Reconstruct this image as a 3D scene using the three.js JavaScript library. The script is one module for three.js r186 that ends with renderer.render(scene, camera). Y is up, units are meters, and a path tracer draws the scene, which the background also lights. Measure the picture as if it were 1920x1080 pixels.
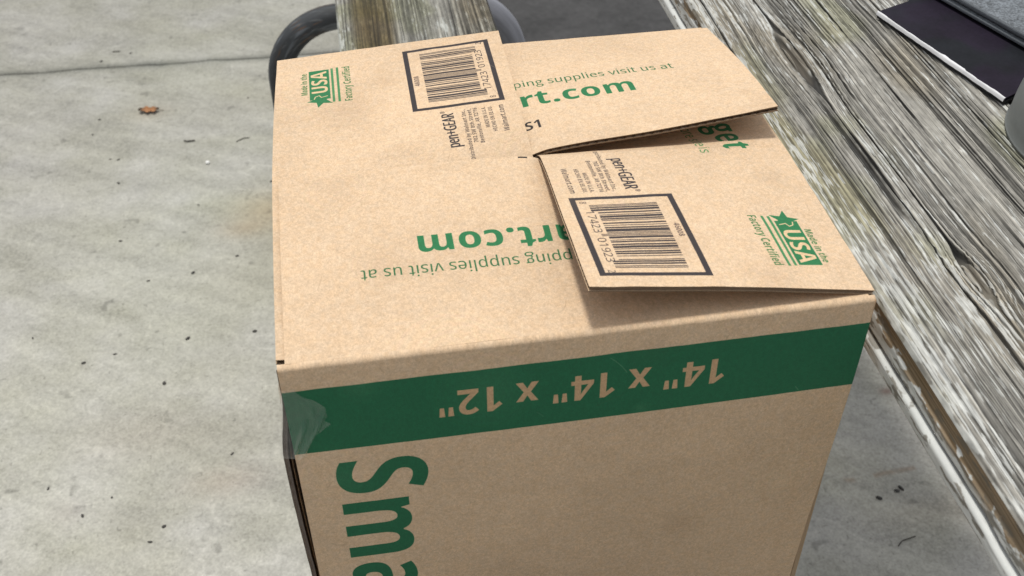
import * as THREE from 'three';
import { mergeGeometries, mergeVertices } from 'three/addons/utils/BufferGeometryUtils.js';
import { RoundedBoxGeometry } from 'three/addons/geometries/RoundedBoxGeometry.js';

// ---------------------------------------------------------------- camera, sky, sun, exposure
const scene = new THREE.Scene();
const camera = new THREE.PerspectiveCamera(29.602, 16 / 9, 0.02, 300);
camera.rotation.order = 'YXZ';
camera.position.set(-0.1189, 1.16975, 0.63026);
camera.rotation.set(-0.710165, -0.161285, -0.005476);
camera.focus = 0.82;
camera.userData.fStop = 14;
scene.add(camera);

const SUN = new THREE.Vector3(-0.07, 0.97, -0.12).normalize();
const SUN_POWER = 2.75;
const SUN_RADIUS = 16;
const SKY_POWER = 0.67;
{
  const W = 256, H = 128, d = new Float32Array(W * H * 4);
  for (let j = 0; j < H; j++) {
    const el = ((j + 0.5) / H - 0.5) * Math.PI;                 // row 0 is straight down
    for (let i = 0; i < W; i++) {
      const az = ((i + 0.5) / W) * Math.PI * 2;
      const k = (j * W + i) * 4;
      let r, g, b;
      if (el > 0) {
        const s = Math.sin(el);
        const cloud = 1 + 0.08 * Math.sin(az * 3 + 1.3) * Math.cos(el) + 0.05 * Math.sin(az * 7 + el * 9);
        const sunward = Math.cos(el) * -Math.sin(az - 0.9) * -1;                    // a little brighter on the sun's side, left and behind the box
        const l = (0.62 + 0.62 * s + 0.30 * sunward) * cloud * SKY_POWER;
        r = l * 0.975; g = l * 1.0; b = l * 1.05;
      } else { r = 0.16 * SKY_POWER; g = 0.16 * SKY_POWER; b = 0.155 * SKY_POWER; }
      d[k] = r; d[k + 1] = g; d[k + 2] = b; d[k + 3] = 1;
    }
  }
  const t = new THREE.DataTexture(d, W, H, THREE.RGBAFormat, THREE.FloatType);
  t.mapping = THREE.EquirectangularReflectionMapping;
  t.magFilter = THREE.LinearFilter; t.minFilter = THREE.LinearFilter; t.needsUpdate = true;
  scene.background = t; scene.environment = t;
}
const sun = new THREE.DirectionalLight(new THREE.Color(1, 0.972, 0.895), SUN_POWER);
sun.position.copy(SUN).multiplyScalar(8);
sun.castShadow = true; sun.shadow.radius = SUN_RADIUS;
Object.assign(sun.shadow.camera, { left: -3, right: 3, top: 3, bottom: -3, near: 0.5, far: 20 });
sun.shadow.mapSize.set(2048, 2048);
scene.add(sun, sun.target);

const renderer = new THREE.WebGLRenderer({ antialias: true });
renderer.shadowMap.enabled = true;
renderer.toneMapping = THREE.LinearToneMapping;
renderer.toneMappingExposure = 1.0;

// ---------------------------------------------------------------- helpers
let seedState = 1234567;
const seed = (n) => { seedState = n >>> 0; };
function rnd() { seedState = (seedState + 0x6D2B79F5) >>> 0; let t = seedState; t = Math.imul(t ^ (t >>> 15), t | 1); t ^= t + Math.imul(t ^ (t >>> 7), t | 61); return ((t ^ (t >>> 14)) >>> 0) / 4294967296; }
const clamp = (x, a = 0, b = 1) => Math.min(b, Math.max(a, x));
const lerp = (a, b, t) => a + (b - a) * t;
const smooth = (a, b, x) => { const t = clamp((x - a) / (b - a)); return t * t * (3 - 2 * t); };
function hash2(x, y, s) { let h = Math.imul(x, 374761393) + Math.imul(y, 668265263) + Math.imul(s, 974711); h = Math.imul(h ^ (h >>> 13), 1274126177); return ((h ^ (h >>> 16)) >>> 0) / 4294967296; }
function vnoise(x, y, s = 0) {
  const xi = Math.floor(x), yi = Math.floor(y); let fx = x - xi, fy = y - yi;
  fx = fx * fx * (3 - 2 * fx); fy = fy * fy * (3 - 2 * fy);
  const a = hash2(xi, yi, s), b = hash2(xi + 1, yi, s), c = hash2(xi, yi + 1, s), d = hash2(xi + 1, yi + 1, s);
  return a + (b - a) * fx + (c - a) * fy + (a - b - c + d) * fx * fy;
}
function fbm(x, y, o, s = 0) { let v = 0, a = 0.5, n = 0; for (let i = 0; i < o; i++) { v += a * vnoise(x, y, s + i * 17); n += a; a *= 0.5; x *= 2.03; y *= 2.03; } return v / n; }
const toS = (l) => { l = clamp(l); return 255 * (l <= 0.0031308 ? l * 12.92 : 1.055 * Math.pow(l, 1 / 2.4) - 0.055); };

const used = {};
function numbered(name) { if (!(name in used)) { used[name] = 0; return name; } used[name]++; return name + '_' + String(used[name]).padStart(3, '0'); }
function shade(o) { o.castShadow = true; o.receiveShadow = true; return o; }
function thing(name, label, category, pos = [0, 0, 0], turn = 0, group) {
  const g = new THREE.Group(); g.name = numbered(name); g.position.set(...pos); g.rotation.y = turn;
  g.userData = { label, category }; if (group) g.userData.group = group;
  scene.add(g); return g;
}
function part(name, geo, mat, parent, label) { const m = shade(new THREE.Mesh(geo, mat)); m.name = name; if (label) m.userData.label = label; parent.add(m); return m; }
function solo(name, geo, mat, label, category, group) {
  const m = shade(new THREE.Mesh(geo, mat)); m.name = numbered(name); m.userData = { label, category }; if (group) m.userData.group = group; scene.add(m); return m;
}
function structure(name, geo, mat) { const m = shade(new THREE.Mesh(geo, mat)); m.name = numbered(name); m.userData.kind = 'structure'; scene.add(m); return m; }
// a grid of quads from a function (u, v) -> [x, y, z], with a function for texture coordinates
function gridGeo(fn, nu, nv, uvFn, flip = false) {
  const p = [], uv = [], ix = [];
  for (let j = 0; j <= nv; j++) for (let i = 0; i <= nu; i++) {
    const q = fn(i / nu, j / nv); p.push(q[0], q[1], q[2]);
    const t = uvFn ? uvFn(q, i / nu, j / nv) : [i / nu, j / nv]; uv.push(t[0], t[1]);
  }
  for (let j = 0; j < nv; j++) for (let i = 0; i < nu; i++) {
    const a = j * (nu + 1) + i, b = a + 1, c = a + nu + 1, d = c + 1;
    if (flip) ix.push(a, b, d, a, d, c); else ix.push(a, d, b, a, c, d);
  }
  const g = new THREE.BufferGeometry();
  g.setAttribute('position', new THREE.Float32BufferAttribute(p, 3)); g.setAttribute('uv', new THREE.Float32BufferAttribute(uv, 2));
  g.setIndex(ix); g.computeVertexNormals(); return g;
}
function boxGeo(x0, x1, y0, y1, z0, z1, r = 0) {
  const g = r ? new RoundedBoxGeometry(x1 - x0, y1 - y0, z1 - z0, 2, r) : new THREE.BoxGeometry(x1 - x0, y1 - y0, z1 - z0);
  g.translate((x0 + x1) / 2, (y0 + y1) / 2, (z0 + z1) / 2); return g;
}
const merge = (list) => mergeGeometries(list.map((g) => { const n = g.index ? g.toNonIndexed() : g; for (const k of Object.keys(n.attributes)) if (!['position', 'normal', 'uv'].includes(k)) n.deleteAttribute(k); return n; }));
function dataTex(w, h, fn, srgb = true, ch = 3) {
  const d = new Uint8Array(w * h * 4), o = [0, 0, 0];
  for (let j = 0; j < h; j++) for (let i = 0; i < w; i++) {
    fn(i, j, o); const k = (j * w + i) * 4;
    if (srgb) { d[k] = toS(o[0]); d[k + 1] = toS(o[1]); d[k + 2] = toS(o[2]); }
    else { d[k] = d[k + 1] = d[k + 2] = clamp(o[0]) * 255; }
    d[k + 3] = 255;
  }
  return texFrom(d, w, h, srgb);
}
function texFrom(d, w, h, srgb) {
  const t = new THREE.DataTexture(d, w, h, THREE.RGBAFormat, THREE.UnsignedByteType);
  t.magFilter = THREE.LinearFilter; t.minFilter = THREE.LinearMipmapLinearFilter; t.generateMipmaps = true;
  t.wrapS = t.wrapT = THREE.MirroredRepeatWrapping; if (srgb) t.colorSpace = THREE.SRGBColorSpace; t.needsUpdate = true; return t;
}

// ---------------------------------------------------------------- ground: two concrete slabs with a joint, on dark soil
const GX0 = -1.25, GZ0 = -2.25, GS = 2.5;                        // the square metres that one concrete texture covers
const stains = [ // x, z, radius x, radius z, strength, r, g, b (multipliers)
  [-0.30, -1.00, 0.075, 0.06, 0.55, 0.92, 0.74, 0.52], [-0.335, -0.95, 0.05, 0.03, 0.4, 1.0, 0.80, 0.58],
  [-0.24, -0.96, 0.10, 0.14, 0.4, 0.86, 0.78, 0.62], [-0.33, -0.80, 0.13, 0.10, 0.4, 0.86, 0.84, 0.74],
  [-0.30, -1.40, 0.14, 0.10, 0.3, 0.93, 0.9, 0.76], [-0.37, -1.03, 0.10, 0.05, 0.25, 0.9, 0.95, 0.78],
  [-0.38, -0.46, 0.12, 0.06, 0.45, 0.84, 0.82, 0.74], [-0.36, -0.60, 0.10, 0.05, 0.35, 0.84, 0.83, 0.76],
  [-0.355, -0.38, 0.06, 0.03, 0.45, 0.90, 0.76, 0.70], [-0.47, -0.32, 0.05, 0.06, 0.4, 0.74, 0.72, 0.66],
  [-0.56, -0.36, 0.03, 0.025, 0.4, 0.72, 0.68, 0.66], [-0.48, -0.49, 0.09, 0.05, 0.25, 0.95, 0.84, 0.82],
  [-0.51, -1.115, 0.04, 0.018, 0.35, 0.66, 0.66, 0.66], [-0.60, -0.52, 0.06, 0.03, 0.3, 0.8, 0.8, 0.8],
  [-0.537, -1.377, 0.05, 0.035, 0.35, 0.95, 0.80, 0.66], [0.607, -0.388, 0.012, 0.008, 0.9, 0.55, 0.36, 0.34],
  [0.58, -0.17, 0.09, 0.03, 0.3, 0.95, 0.84, 0.70], [0.50, -0.28, 0.12, 0.05, 0.15, 0.88, 0.86, 0.82],
];
function concrete(x, z, o) {
  const wx = x + 0.05 * (fbm(x * 5, z * 5, 2, 3) - 0.5), wz = z + 0.05 * (fbm(x * 5, z * 5, 2, 9) - 0.5);
  const big = fbm(wx * 2.2, wz * 2.2, 3, 21), mid = fbm(wx * 11, wz * 13, 4, 31), fine = 0.4 * fbm(x * 120, z * 120, 2, 41) + 0.6 * fbm(x * 330, z * 330, 2, 42), grit = vnoise(x * 640, z * 640, 51);
  const sweep = fbm((x * 0.85 + z * 0.5) * 9 + 2 * big, (z * 0.85 - x * 0.5) * 38, 3, 61);      // trowel marks
  let l = 0.332 * (0.76 + 0.22 * big + 0.30 * (mid - 0.5) + 0.36 * (sweep - 0.5) + 0.50 * (fine - 0.5) + 0.30 * (grit - 0.5) + 0.14);
  const pit = vnoise(x * 210, z * 210, 85); l *= 1 - 0.30 * smooth(0.90, 0.97, pit) + 0.16 * smooth(0.10, 0.03, pit);
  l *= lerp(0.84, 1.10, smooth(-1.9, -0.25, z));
  const vein = Math.abs(fbm(wx * 7 + 4, wz * 9, 3, 71) - 0.5); l *= 1 + 0.13 * (1 - smooth(0, 0.018, vein)) * smooth(0.45, 0.62, mid);
  const dk = vnoise(x * 95, z * 95, 81) * vnoise(x * 27, z * 27, 82); l *= 1 - 0.3 * smooth(0.62, 0.85, dk);
  let r = l * 1.0, g = l * (0.978 + 0.03 * (big - 0.5)), b = l * (0.868 + 0.12 * (mid - 0.5));
  for (const s of stains) {
    const a = (x - s[0]) / s[2], c = (z - s[1]) / s[3], d = a * a + c * c;
    if (d < 4) { const k = s[4] * Math.exp(-d * 1.3) * (0.55 + 0.9 * mid); r *= lerp(1, s[5], k); g *= lerp(1, s[6], k); b *= lerp(1, s[7], k); }
  }
  const jl = z - (-1.578 + 0.03 * (x + 0.58) + 0.012 * (fbm(x * 14, 3, 3, 91) - 0.5));          // dirt along the joint
  const jm = Math.exp(-Math.pow(jl / 0.014, 2)) * (0.25 + 0.5 * vnoise(x * 13, 1, 93)) + Math.exp(-Math.pow(jl / 0.045, 2)) * 0.16 * vnoise(x * 8, 5, 94);
  r *= 1 - 0.62 * jm; g *= 1 - 0.6 * jm; b *= 1 - 0.6 * jm;
  const rl = z - (-0.242 - 0.05 * (x - 0.53) + 0.010 * (fbm(x * 22, 7, 2, 95) - 0.5));           // thin rusty line at the right
  if (x > 0.3) { const k = Math.exp(-Math.pow(rl / 0.0042, 2)) * smooth(0.4, 0.62, vnoise(x * 45, 2, 96)) * 0.5; r *= 1 - 0.35 * k; g *= 1 - 0.55 * k; b *= 1 - 0.68 * k; }
  o[0] = r; o[1] = g; o[2] = b;
}
const CN = 2048;
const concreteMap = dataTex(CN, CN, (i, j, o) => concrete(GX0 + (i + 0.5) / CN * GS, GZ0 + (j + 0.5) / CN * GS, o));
const concreteBump = dataTex(1024, 1024, (i, j, o) => {
  const x = GX0 + (i + 0.5) / 1024 * GS, z = GZ0 + (j + 0.5) / 1024 * GS;
  o[0] = 0.5 + 0.5 * (fbm(x * 40, z * 40, 4, 101) - 0.5) + 0.35 * (fbm((x * 0.85 + z * 0.5) * 12, (z * 0.85 - x * 0.5) * 60, 3, 61) - 0.5);
}, false);
const M = {};
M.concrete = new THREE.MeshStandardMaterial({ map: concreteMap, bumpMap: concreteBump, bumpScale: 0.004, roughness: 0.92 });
M.soil = new THREE.MeshStandardMaterial({ color: new THREE.Color(0.05, 0.045, 0.04), roughness: 1 });
{
  const soil = new THREE.PlaneGeometry(240, 240); soil.rotateX(-Math.PI / 2); soil.translate(0, -0.0065, 0);
  structure('ground', soil, M.soil);
  const jz = (x) => -1.578 + 0.03 * (x + 0.58) + 0.012 * (fbm(x * 14, 3, 3, 91) - 0.5);
  const uvC = (q) => [(q[0] - GX0) / GS, (q[2] - GZ0) / GS];
  const N = 400;
  // near slab and far slab: tops with a rounded arris at the joint
  const slab = (sgn) => gridGeo((u, v) => {
    const s = Math.pow(Math.abs(u * 2 - 1), 4) * Math.sign(u * 2 - 1) * 30 + (u * 2 - 1) * 2.2;
    const chip = 0.0006 + 0.0012 * vnoise(s * 60, sgn, 5);
    const prof = [[0, -0.0085], [0, -0.004], [0.0012, -0.0012], [0.004, 0], [0.02, 0], [0.3, 0], [2, 0], [40, 0]];
    const k = Math.round(v * 7), [dz, y] = prof[k];
    return [s, y, jz(s) + sgn * (chip + dz)];
  }, N, 7, uvC, sgn < 0);
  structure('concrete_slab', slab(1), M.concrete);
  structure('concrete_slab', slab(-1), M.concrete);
}

// thin dark sheet added to darken the ground behind the bench
{
  const M_darkSheet = new THREE.MeshStandardMaterial({ roughness: 0.85, map: dataTex(512, 512, (i, j, o) => { const n = fbm(i / 40, j / 18, 4, 131), f = fbm(i / 4, j / 4, 2, 132); const l = 0.036 + 0.036 * (n - 0.5) + 0.02 * (f - 0.5); o[0] = l * 1.0; o[1] = l * 0.98; o[2] = l * 1.0; }) });
  const mt = thing('added_dark_sheet', 'dark grey sheet added on the concrete behind the box to darken the ground right of the bench', 'mat', [0.62, 0.0, -1.72]);
  part('darkening_sheet', new RoundedBoxGeometry(1.0, 0.009, 1.3, 2, 0.003).translate(0, 0.0046, 0), M_darkSheet, mt);
}
// ---------------------------------------------------------------- weathered wood
const knotsA = [ // position across, along, size, lens strength
  { s: 0.060, t: -0.160, r: 0.010, l: 0.060, k: 0.8 }, { s: 0.072, t: 0.139, r: 0.008, l: 0.03, k: 0.9 }, { s: 0.15, t: -0.45, r: 0.012, l: 0.05, k: 1 },
];
const knotsB = [{ s: 0.10, t: -1.02, r: 0.010, l: 0.05, k: 0.8 }];
// s is metres across the board from its left edge, t metres along it; returns [height 0..1, r, g, b]
function wood(s, t, kind, out) {
  const K = kind === 1 ? knotsB : knotsA; const sd = kind * 500;
  let ds = 0, core = 0;
  for (const k of K) {
    const a = (s - k.s), b = (t - k.t) / k.l, e = Math.exp(-b * b) * Math.exp(-Math.abs(a) / (k.r * 2.6));
    ds += Math.sign(a) * k.r * 0.75 * e * Math.min(1, Math.abs(a) / (k.r * 0.45));
    const q = Math.hypot(a / k.r, b / 0.55); if (q < 1.5) core = Math.max(core, (1 - smooth(0.2, 1.4, q + 1.1 * (fbm(s * 170, t * 60, 3, 203) - 0.5))) * k.k);
  }
  const w = s - ds + 0.0030 * (fbm(s * 14, t * 2.2, 2, 200 + sd) - 0.5) + 0.0013 * (vnoise(s * 60, t * 14, 205 + sd) - 0.5);
  const thin = (n, lo, hi) => smooth(lo, hi, 1 - Math.abs(2 * n - 1));
  const ring = vnoise(w * 300, t * 1.1, 210 + sd), ring2 = vnoise(w * 640, t * 2.0, 220 + sd), ring3 = vnoise(w * 2100, t * 13, 230 + sd), streak = vnoise(w * 900, t * 4, 233 + sd);
  const dense = smooth(0.36, 0.62, fbm(w * 34, t * 0.9, 2, 240 + sd));                 // bundles of deep grooves
  const patch = fbm(s * 22, t * 8, 4, 250 + sd), cross = fbm(s * 420, t * 150, 3, 260 + sd), chip = fbm(s * 190 + 0.4 * w * 300, t * 62, 3, 262 + sd);
  let groove = thin(ring, 0.66, 0.92) * (0.35 + 0.75 * dense) + 0.95 * thin(ring2, 0.72, 0.96) * (0.35 + 0.7 * dense);
  groove *= smooth(0.0015, 0.009, s); groove *= 0.55 + 0.75 * vnoise(w * 240, t * 9, 243 + sd);
  const crackLine = Math.abs(vnoise(w * 105, t * 0.55, 270 + sd) - 0.5); let crack = smooth(0.002, 0.010, s) * (1 - smooth(0.010, 0.045, crackLine)) * smooth(0.46, 0.66, vnoise(w * 60, t * 4.4, 275 + sd));
  if (kind === 0) for (const [c0, wd, sr] of [[0.0545, 0.0015, 1], [0.0600, 0.0009, 2], [0.0720, 0.0007, 6], [0.0830, 0.0010, 3], [0.119, 0.0009, 4], [0.147, 0.0010, 5]]) {                      // long splits
    const cc = Math.abs(w - c0 - 0.0016 * (fbm(t * 9, sr, 3, 277) - 0.5)), ww = wd * (0.45 + 1.1 * vnoise(t * 16, sr, 278)); crack = Math.max(crack, (1 - smooth(ww * 0.5, ww * 1.3, cc)) * smooth(0.30, 0.45, vnoise(t * 5 + 7 * sr, sr, 279)));
  }
  let h = 0.80 - 0.5 * groove - 0.8 * crack + 0.25 * (ring3 - 0.5) + 0.25 * (cross - 0.5) + 0.15 * (patch - 0.5);
  // grey, sun-bleached wood
  let l = 0.285 * (1 + 0.45 * (patch - 0.5) + 0.6 * (cross - 0.5) + 0.85 * (ring3 - 0.5) + 0.8 * (streak - 0.5) + 0.5 * (chip - 0.5));
  l *= 1 - 0.60 * clamp(groove); l *= 1 - 0.9 * crack; l = Math.max(l, 0.012);
  let r = l * 1.03, g = l * 0.985, b = l * 0.885;
  const br = smooth(0.5, 0.72, fbm(s * 14 + 3, t * 7, 3, 280 + sd)) * 0.6; r *= lerp(1, 0.86, br); g *= lerp(1, 0.77, br); b *= lerp(1, 0.62, br);
  const gr = smooth(0.52, 0.72, fbm(s * 16 + 9, t * 9, 3, 285 + sd)) * 0.6; r *= lerp(1, 0.88, gr); g *= lerp(1, 0.92, gr); b *= lerp(1, 0.66, gr);
  r = lerp(r, 0.12, core * 0.6); g = lerp(g, 0.10, core * 0.6); b = lerp(b, 0.075, core * 0.6); h -= 0.25 * core * (0.4 + cross);
  // what is left of the white paint, in splinters and flakes along the grain
  let pw;
  if (kind === 1) pw = -0.03 + 0.25 * smooth(0.008, 0.0, s);
  else pw = 0.03 + 0.20 * smooth(0.034, 0.006, s) + 0.15 * smooth(0.10, 0.02, s) * smooth(0.05, 0.25, t) + 0.12 * smooth(-0.08, -0.25, t) * smooth(0.13, 0.0, s);
  const flake = 0.46 * fbm(w * 760, t * 55, 3, 290 + sd) + 0.28 * chip + 0.26 * fbm(s * 26, t * 11, 3, 295 + sd) + 0.16 * (h - 0.5);
  const paint = smooth(0.625 - 0.42 * pw, 0.665 - 0.42 * pw, flake) * (1 - crack) * (1 - 0.75 * smooth(0.35, 0.9, groove)) * (1 - core);
  const pv = 0.55 + 0.35 * (cross - 0.5) + 0.2 * (ring3 - 0.5);
  r = lerp(r, pv * 0.98, paint * 0.62); g = lerp(g, pv, paint * 0.62); b = lerp(b, pv * 0.97, paint * 0.62); h += 0.14 * paint;
  if (kind === 1) {                                                                    // the bench: brown damp band on the left third, greyer middle
    const band = smooth(0.012, 0.03, s) * (1 - smooth(0.075, 0.095, s + 0.01 * (patch - 0.5))), rt = smooth(0.165, 0.19, s);
    const k = band * (0.75 + 0.5 * patch) + 0.4 * rt; r *= lerp(1, 0.50, k); g *= lerp(1, 0.41, k); b *= lerp(1, 0.27, k);
    r *= 0.86; g *= 0.87; b *= 0.86;
  }
  out[0] = h; out[1] = r; out[2] = g; out[3] = b;
}
function woodMaterial(kind, w, t0, t1, nx, ny) {
  const cd = new Uint8Array(nx * ny * 4), bd = new Uint8Array(nx * ny * 4), o = [0, 0, 0, 0];
  for (let j = 0; j < ny; j++) for (let i = 0; i < nx; i++) {
    wood((i + 0.5) / nx * w, t0 + (j + 0.5) / ny * (t1 - t0), kind, o); const k = (j * nx + i) * 4;
    cd[k] = toS(o[1]); cd[k + 1] = toS(o[2]); cd[k + 2] = toS(o[3]); bd[k] = bd[k + 1] = bd[k + 2] = clamp(o[0]) * 255; cd[k + 3] = bd[k + 3] = 255;
  }
  return new THREE.MeshStandardMaterial({ map: texFrom(cd, nx, ny, true), bumpMap: texFrom(bd, nx, ny, false), bumpScale: 0.0016, roughness: 0.9 });
}
const woodTop = (kind, x0, w, y, z0, z1, t0, t1, nu, nv, depth) => gridGeo((u, v) => {
  const o = [0, 0, 0, 0], s = u * w, z = lerp(z0, z1, v); wood(s, z, kind, o);
  const e = Math.min(s, w - s), rd = 0.004; let drop = 0; if (e < rd) drop = rd - Math.sqrt(Math.max(0, rd * rd - (rd - e) * (rd - e)));
  return [x0 + s, y - drop + (o[0] - 0.75) * depth * smooth(0, 0.002, e), z];
}, nu, nv, (q) => [(q[0] - x0) / w, (q[2] - t0) / (t1 - t0)]);

const TOP = 0.707, TX = 0.198, BW = 0.235, TT0 = -0.75, TT1 = 0.50;
M.tableWood = woodMaterial(0, BW, TT0, TT1, 1024, 2048);
M.benchWood = woodMaterial(1, BW, -1.5, -0.2, 640, 1400);
// painted side of the table board: brown bare strip on top, white paint with a wavering split below it
const EDGE_H = 0.041;
const splitY = (z) => 0.0232 + 0.0022 * (fbm(z * 9, 2, 3, 301) - 0.5) * 2 + 0.003 * smooth(0.2, 0.36, z) * (vnoise(z * 30, 1, 302) - 0.3);   // below the top
const brownY = (z) => 0.0085 + 0.0055 * smooth(0.12, 0.24, z) + 0.006 * (fbm(z * 24, 7, 3, 303) - 0.5);
M.paintedEdge = (() => {
  const w = 2048, h = 96;
  const map = dataTex(w, h, (i, j, o) => {
    const z = lerp(TT0, TT1, (i + 0.5) / w), d = (1 - (j + 0.5) / h) * EDGE_H;
    const n = fbm(z * 90, d * 500, 3, 310), st = fbm(z * 16, d * 900, 3, 311);
    let r = 0.60 + 0.16 * (n - 0.5), g = r * 1.02, b = r * 1.0;
    const by = brownY(z) + 0.008 * (n - 0.5) + 0.004 * (fbm(z * 200, 3, 2, 315) - 0.5), bare = Math.max(1 - smooth(by - 0.0004, by + 0.0004, d), smooth(0.60, 0.64, fbm(z * 70, d * 160, 4, 316)) * smooth(0.004, -0.004, d - 0.018));
    const wl = 0.20 + 0.5 * (st - 0.5) + 0.12 * (n - 0.5), ru = 0.35 + 0.6 * fbm(z * 8, d * 90, 2, 312);
    r = lerp(r, lerp(wl * 0.95, 0.29 * (0.6 + 0.8 * st), ru), bare); g = lerp(g, lerp(wl * 0.92, 0.185 * (0.6 + 0.8 * st), ru), bare); b = lerp(b, lerp(wl * 0.82, 0.085 * (0.6 + 0.8 * st), ru), bare);
    const fl = smooth(0.60, 0.66, fbm(z * 75, d * 420, 4, 313)); r = lerp(r, 0.16, fl * 0.8); g = lerp(g, 0.14, fl * 0.8); b = lerp(b, 0.11, fl * 0.8);
    const sc = Math.abs(d - splitY(z)); const sk = 1 - smooth(0.0006, 0.0016, sc); r *= 1 - 0.75 * sk; g *= 1 - 0.77 * sk; b *= 1 - 0.78 * sk;
    const lo = smooth(EDGE_H - 0.004, EDGE_H, d + 0.003 * (n - 0.5)); r *= 1 - 0.45 * lo; g *= 1 - 0.45 * lo; b *= 1 - 0.5 * lo;
    o[0] = r; o[1] = g; o[2] = b;
  });
  return new THREE.MeshStandardMaterial({ map, roughness: 0.7 });
})();
M.plainWood = new THREE.MeshStandardMaterial({ color: new THREE.Color(0.2, 0.185, 0.16), roughness: 0.95 });
M.tube = new THREE.MeshStandardMaterial({
  color: new THREE.Color(1, 1, 1), roughness: 0.72, metalness: 0.0,
  map: dataTex(512, 512, (i, j, o) => { const n = fbm(i / 26, j / 26, 4, 320), f = fbm(i / 5, j / 5, 2, 321); const l = 0.045 + 0.05 * (n - 0.5) + 0.02 * (f - 0.5) + 0.07 * smooth(0.62, 0.75, n); const sc = smooth(0.70, 0.78, fbm(i / 3 + 0.1 * j, j / 22, 3, 322)) * 0.05, ru = smooth(0.68, 0.78, fbm(i / 14, j / 14, 3, 323)); o[0] = l * 0.9 + sc + 0.05 * ru; o[1] = l * 1.0 + sc + 0.012 * ru; o[2] = l * 1.13 + sc - 0.01 * ru; }),
});

M.sleeve = new THREE.MeshStandardMaterial({ roughness: 0.6, map: dataTex(256, 256, (i, j, o) => { const n = fbm(i / 30, j / 12, 4, 325); const l = 0.20 + 0.14 * (n - 0.5); o[0] = l * 0.94; o[1] = l * 0.97; o[2] = l * 1.12; }) });
const table = thing('picnic_table', 'weathered grey picnic table with bench and bent tube frame, box standing on its bench', 'picnic table', [0, 0, 0]);
{
  // the near tabletop board, with its worn painted side
  const side = gridGeo((u, v) => {
    const z = lerp(TT0, TT1, u), d = v * EDGE_H, c = splitY(z);
    let dx = 0.0006 * (fbm(z * 60, d * 300, 2, 330) - 0.5);
    const sc = Math.abs(d - c); dx += 0.006 * (1 - smooth(0.0004, 0.0016, sc));
    if (d > c) dx -= 0.0032 * smooth(0, 0.004, d - c) - 0.006 * smooth(EDGE_H - 0.006, EDGE_H, d);
    if (d < 0.004) dx += 0.002 * (1 - d / 0.004);
    dx += 0.0015 * (1 - smooth(brownY(z) - 0.001, brownY(z) + 0.001, d));
    return [TX + dx, TOP - 0.0032 - d, z];
  }, 700, 44, (q, u, v) => [u, 1 - v]);
  const p1 = part('tabletop_plank', merge([
    woodTop(0, TX, BW, TOP, TT0, TT1, TT0, TT1, 300, 700, 0.0026),
    boxGeo(TX + 0.012, TX + BW - 0.002, TOP - 0.042, TOP - 0.005, TT0 + 0.001, TT1 - 0.001), boxGeo(TX + BW - 0.0015, TX + BW - 0.001, TOP - 0.04, TOP - 0.0045, TT0, TT1),
  ]), M.tableWood, table);
  part('painted_side', side, M.paintedEdge, p1, 'worn white painted side of the near board with a bare brown strip');
  {
    const i = 1, x0 = TX + BW + 0.008, BW2 = 0.14;
    part('tabletop_plank', merge([woodTop(0, x0, BW2, TOP - 0.001 * i, TT0, TT1, TT0, TT1, 60, 160, 0.002), boxGeo(x0 + 0.001, x0 + BW2 - 0.001, TOP - 0.042, TOP - 0.005, TT0 + 0.001, TT1 - 0.001)]), M.tableWood, table);
  }
  // bench board
  const bx0 = -0.1345, by = 0.43;
  part('bench_plank', merge([
    woodTop(1, bx0, BW - 0.008, by, -1.5, 0.75, -1.5, -0.2, 150, 700, 0.003),
    boxGeo(bx0 + 0.0006, bx0 + BW - 0.0086, by - 0.038, by - 0.0045, -1.499, 0.749),
  ]), M.benchWood, table);
  // tube frame: an upside-down U under the bench, a taller one under the table top
  const hoop = (xa, xb, yt, z, R, r) => {
    const P = [], c = 10;
    P.push([xa, 0.002, z], [xa, yt * 0.4, z], [xa, yt - R * 1.15, z]);
    for (let i = 0; i <= c; i++) { const a = Math.PI - i / c * Math.PI / 2; P.push([xa + R + R * Math.cos(a), yt - R + R * Math.sin(a), z]); }
    P.push([(xa + xb) / 2, yt, z]);
    for (let i = 0; i <= c; i++) { const a = Math.PI / 2 - i / c * Math.PI / 2; P.push([xb - R + R * Math.cos(a), yt - R + R * Math.sin(a), z]); }
    P.push([xb, yt - R * 1.15, z], [xb, yt * 0.4, z], [xb, 0.002, z]);
    return new THREE.TubeGeometry(new THREE.CatmullRomCurve3(P.map((q) => new THREE.Vector3(...q)), false, 'centripetal'), 140, r, 20);
  };
  part('bench_support', hoop(-0.236, 0.147, 0.371, -0.985, 0.105, 0.0205), M.tube, table, 'dark bent tube hoop under the bench');
  part('rubber_sleeve', (() => { const P = [[0.062, 0.371], [0.095, 0.362], [0.125, 0.335], [0.141, 0.30], [0.148, 0.26], [0.149, 0.16], [0.149, 0.004]].map((q) => new THREE.Vector3(q[0], q[1], -0.985)); return new THREE.TubeGeometry(new THREE.CatmullRomCurve3(P, false, 'centripetal'), 80, 0.0265, 20); })(), M.sleeve, table, 'blue grey sleeve over the right bend of the bench hoop');
  part('table_support', hoop(0.41, 0.55, 0.642, -0.50, 0.06, 0.0205), M.tube, table);
}

// ---------------------------------------------------------------- cardboard box
const KR = [0.595, 0.432, 0.284];
const GREEN = '#186140', GREEN_LIGHT = '#226b40', INK = '#332d2e';
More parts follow.
